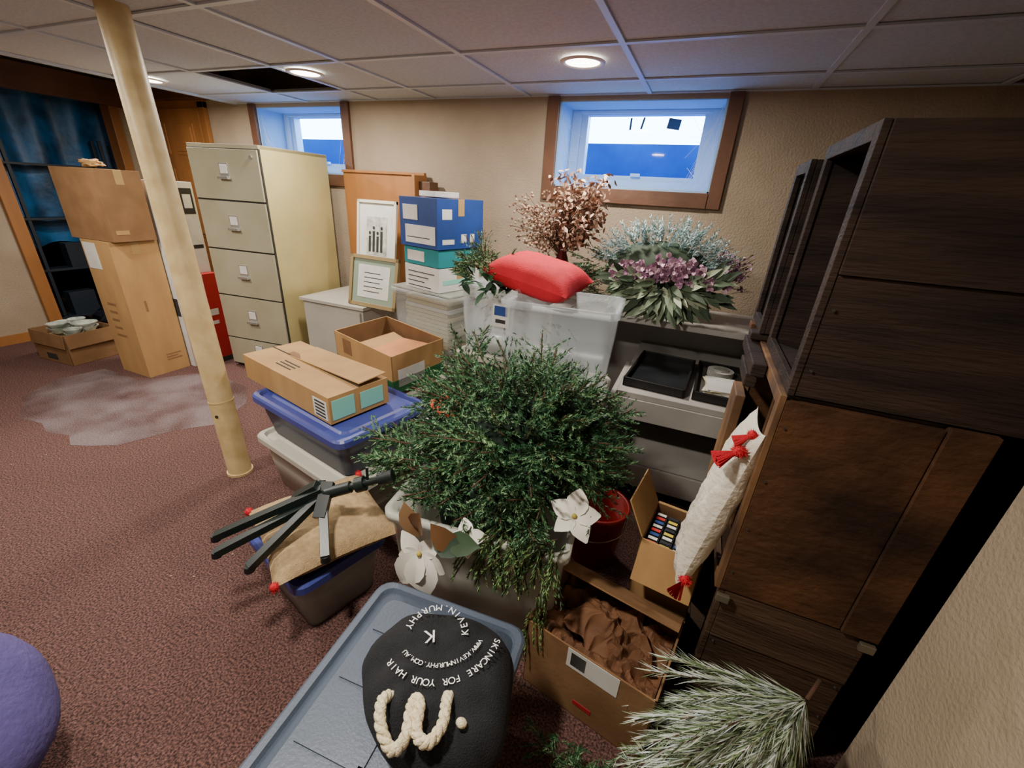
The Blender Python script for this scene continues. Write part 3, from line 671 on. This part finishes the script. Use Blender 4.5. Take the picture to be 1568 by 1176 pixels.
openbox('carton_of_packing_paper',.39,.29,.28,(-.025,.96,0),(0,0,-11),cardd,cardin,(None,None,-60,170),labels=[('f',.35,.75,.72,.99,white),('f',.38,.5,.76,.95,ink),('f',.45,.6,.2,.26,red)],extra=kraftfill,fl=.4)
tc_=['#c8302c','#d8c23c','#e8e4da','#20242c','#2c4c8c','#e8e4da']
def tapes(b):
    b.box(-.085,.085,-.09,.09,.01,.40,cardin)
    for i in range(4):
        for j in range(8):
            b.box(-.083+i*.042,-.045+i*.042,-.09+j*.0222,-.09+j*.0222+.019,.40,.43+U(0,.004),black)
            b.box(-.080+i*.042,-.05+i*.042,-.087+j*.0222,-.09+j*.0222+.016,.434,.4355,mat('tape'+tc_[(i+j*2)%6],tc_[(i+j*2)%6],None,rough=.5))
openbox('box_of_cassettes',.19,.22,.46,(.125,1.25,0),(0,0,-8),card,cardin,(150,None,170,26),extra=tapes,fl=.7)
b=Bd('teal_pompom');pomp(b,(.2,1.2,.53),.028,mat('teal_yarn','#146a72',None,rough=.9));b.done()
# ---------------------------------------------------------------- stack of rough dark crates, open on the left
def crate(name,x0,x1,y0,y1,z0,z1,wood,edge,planks,shelves=1):
    b=Bd(name);t=.028
    X=x1-x0;Zh=z1-z0
    for (u0,u1,v0,v1,off) in planks:   # rough boards of the near end
        b.box(x0+u0*X+.001,x0+u1*X-.001,y0+off,y0+t,z0+v0*Zh+.001,z0+v1*Zh-.001,wood)
    b.box(x0,x1,y0+.016,y0+t+.002,z0+.002,z1-.002,darkwood2)
    b.box(x0,x1,y1-t,y1,z0,z1,wood);b.box(x1-.014,x1,y0+t,y1-t,z0,z1,darkwood2)
    b.box(x0,x1,y0+t,y1-t,z1-.022,z1,wood);b.box(x0,x1,y0+t,y1-t,z0,z0+.022,wood)
    for i in range(1,shelves+1):
        y=y0+(y1-y0)*i/(shelves+1);b.box(x0+.03,x1-.014,y-.011,y+.011,z0+.022,z1-.022,wood)
    b.box(x0-.013,x0,y0+.002,y0+.035,z0,z1,edge);b.box(x0-.013,x0,y1-.035,y1,z0,z1,edge);b.box(x0-.013,x0,y0+.035,y1-.035,z1-.03,z1,edge);b.box(x0-.013,x0,y0+.035,y1-.035,z0,z0+.03,edge)
    for k in range(4):
        z=z0+Zh*(.12+.25*k)
        for x in(x0+.014,x1-.014): b.cyl((x,y0-.001,z),(x,y0+.004,z),.003,.003,seam,8)
    return b.done(bevel=.003)
crate('dark_crate',.25,.575,.995,1.45,.0,.515,dwb,dwb,[(0,1,0,.3,0),(0,1,.3,.66,.004),(0,1,.66,1,.0)])
crate('dark_crate',.235,.585,.99,1.5,.518,1.09,dwm,midwood,[(0,.78,0,.985,.002),(.78,1,0,1,-.006)])
crate('dark_crate',.245,.655,.99,1.39,1.093,1.6,dwt,dwt,[(0,1,0,.5,.004),(0,1,.5,1,-.003)],0)
crate('dark_crate',.222,.6,1.41,1.62,1.115,1.575,dwt,dwt,[(0,1,0,.5,.002),(0,1,.5,1,-.002)],0)
b=Bd('loose_wood_boards')
b.box(.19,.6,1.42,1.48,1.092,1.113,dwt);b.box(.2,.6,1.54,1.6,1.092,1.113,dwm)
b.box(.185,.22,1.2,1.5,1.05,1.085,dwt);b.box(.188,.22,1.28,1.46,.99,1.03,dwt);b.box(.19,.218,1.36,1.49,.55,.93,midwood)
b.done(bevel=.003)
b=Bd('crate_corner_brackets')
for x,z in((.57,.5),(.25,.5)): b.box(x-.02,x+.012,.975,.987,z-.012,z+.012,mat('metal_bracket','#7c7464',None,rough=.4,metal=.7))
b.done(bevel=.002)
b=Bd('dark_cabinet')
b.box(.68,1.2,1.1,1.7,.02,1.5,dwt);b.box(.66,1.22,1.08,1.72,1.5,1.53,darkwood2)
for z in(.1,.56,1.02):
    b.box(.7,1.18,1.085,1.1,z,z+.42,darkwood2);b.box(.74,1.14,1.078,1.086,z+.04,z+.38,dwt);b.cyl((.94,1.078,z+.21),(.94,1.06,z+.21),.012,.014,chrome)
b.done(bevel=.003)
# white pillow with red tassels, stuffed against the crates
b=Bd('white_tasseled_cushion');Mx=T((.178,1.08,.72),(0,0,0))@Matrix.Rotation(math.radians(9),4,'Y')@Matrix.Rotation(math.radians(90),4,'Y')
b.pillow(.54,.17,.078,whitec,M=Mx,n=24,wr=.014)
def tassel(c,d,r=.03):
    c=V(c);pomp(b,c,r*.7,redf);d=V(d).normalized()
    for i in range(110):
        q=(d+rdir()*.35).normalized();s=q.orthogonal().normalized()*.002;b.add([c-s,c+s,c+q*r*2+s,c+q*r*2-s],[(0,1,2,3)],redf)
tassel((.18,1.0,.93),(-.7,-.3,-.4));tassel((.15,1.0,.5),(-.3,-.3,-.8));tassel((.2,1.02,.97),(-.6,-.1,-.5),.022)
b.done()
# frosted pine bough
b=Bd('frosted_pine_bough')
tip=V((.46,.88,.38))
for i in range(52):
    e=V((U(.05,.40),U(.58,.84),U(.1,.42)));d=(e-tip)
    needles(b,tip+d*.02,d,d.length*.88,110,.09,.0028,frostg+[frost[2]],.33,.1,stem=stemb)
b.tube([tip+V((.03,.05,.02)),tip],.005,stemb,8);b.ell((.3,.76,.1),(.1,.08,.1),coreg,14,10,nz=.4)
for i in range(80): needles(b,V((U(.13,.4),U(.60,.85),U(.03,.2))),rdir()+V((-.3,-.3,.2)),.1,36,.05,.0024,frostg+[greenn[1]],.5)
b.done()
b=Bd('pine_sprig')
for i in range(40): needles(b,V((U(-.1,.05),U(.6,.73),.03+U(0,.05))),V((U(-1,1),U(-1,.3),U(0,.6))),.09,36,.025,.003,greenn[:3]);
b.done()
# purple blanket heap
b=Bd('purple_blanket');pm=mat('purple_fleece','#5c5088','#4c4276',6,.95,.4,60)
b.ell((-1.37,-.11,.25),(.27,.32,.25),pm,36,24,nz=.08,ns=4);b.done()
# a few scraps on the carpet
b=Bd('carpet_lint');lm=mat('lint','#a08a78',None,rough=.9)
for i in range(45):
    x=U(-3.2,-1.2);y=U(.5,1.4);s=U(.002,.006);a=U(0,3.1);z=.003
    b.poly([(x+s*math.cos(a+k*1.6)*U(.5,1),y+s*math.sin(a+k*1.6)*U(.5,1),z) for k in range(4)],lm)
b.done()
# ---------------------------------------------------------------- world
w=bpy.data.worlds.new('sky');bpy.context.scene.world=w;w.use_nodes=True
bg=w.node_tree.nodes['Background'];bg.inputs[0].default_value=(.42,.68,1,1);bg.inputs[1].default_value=22
print('done')
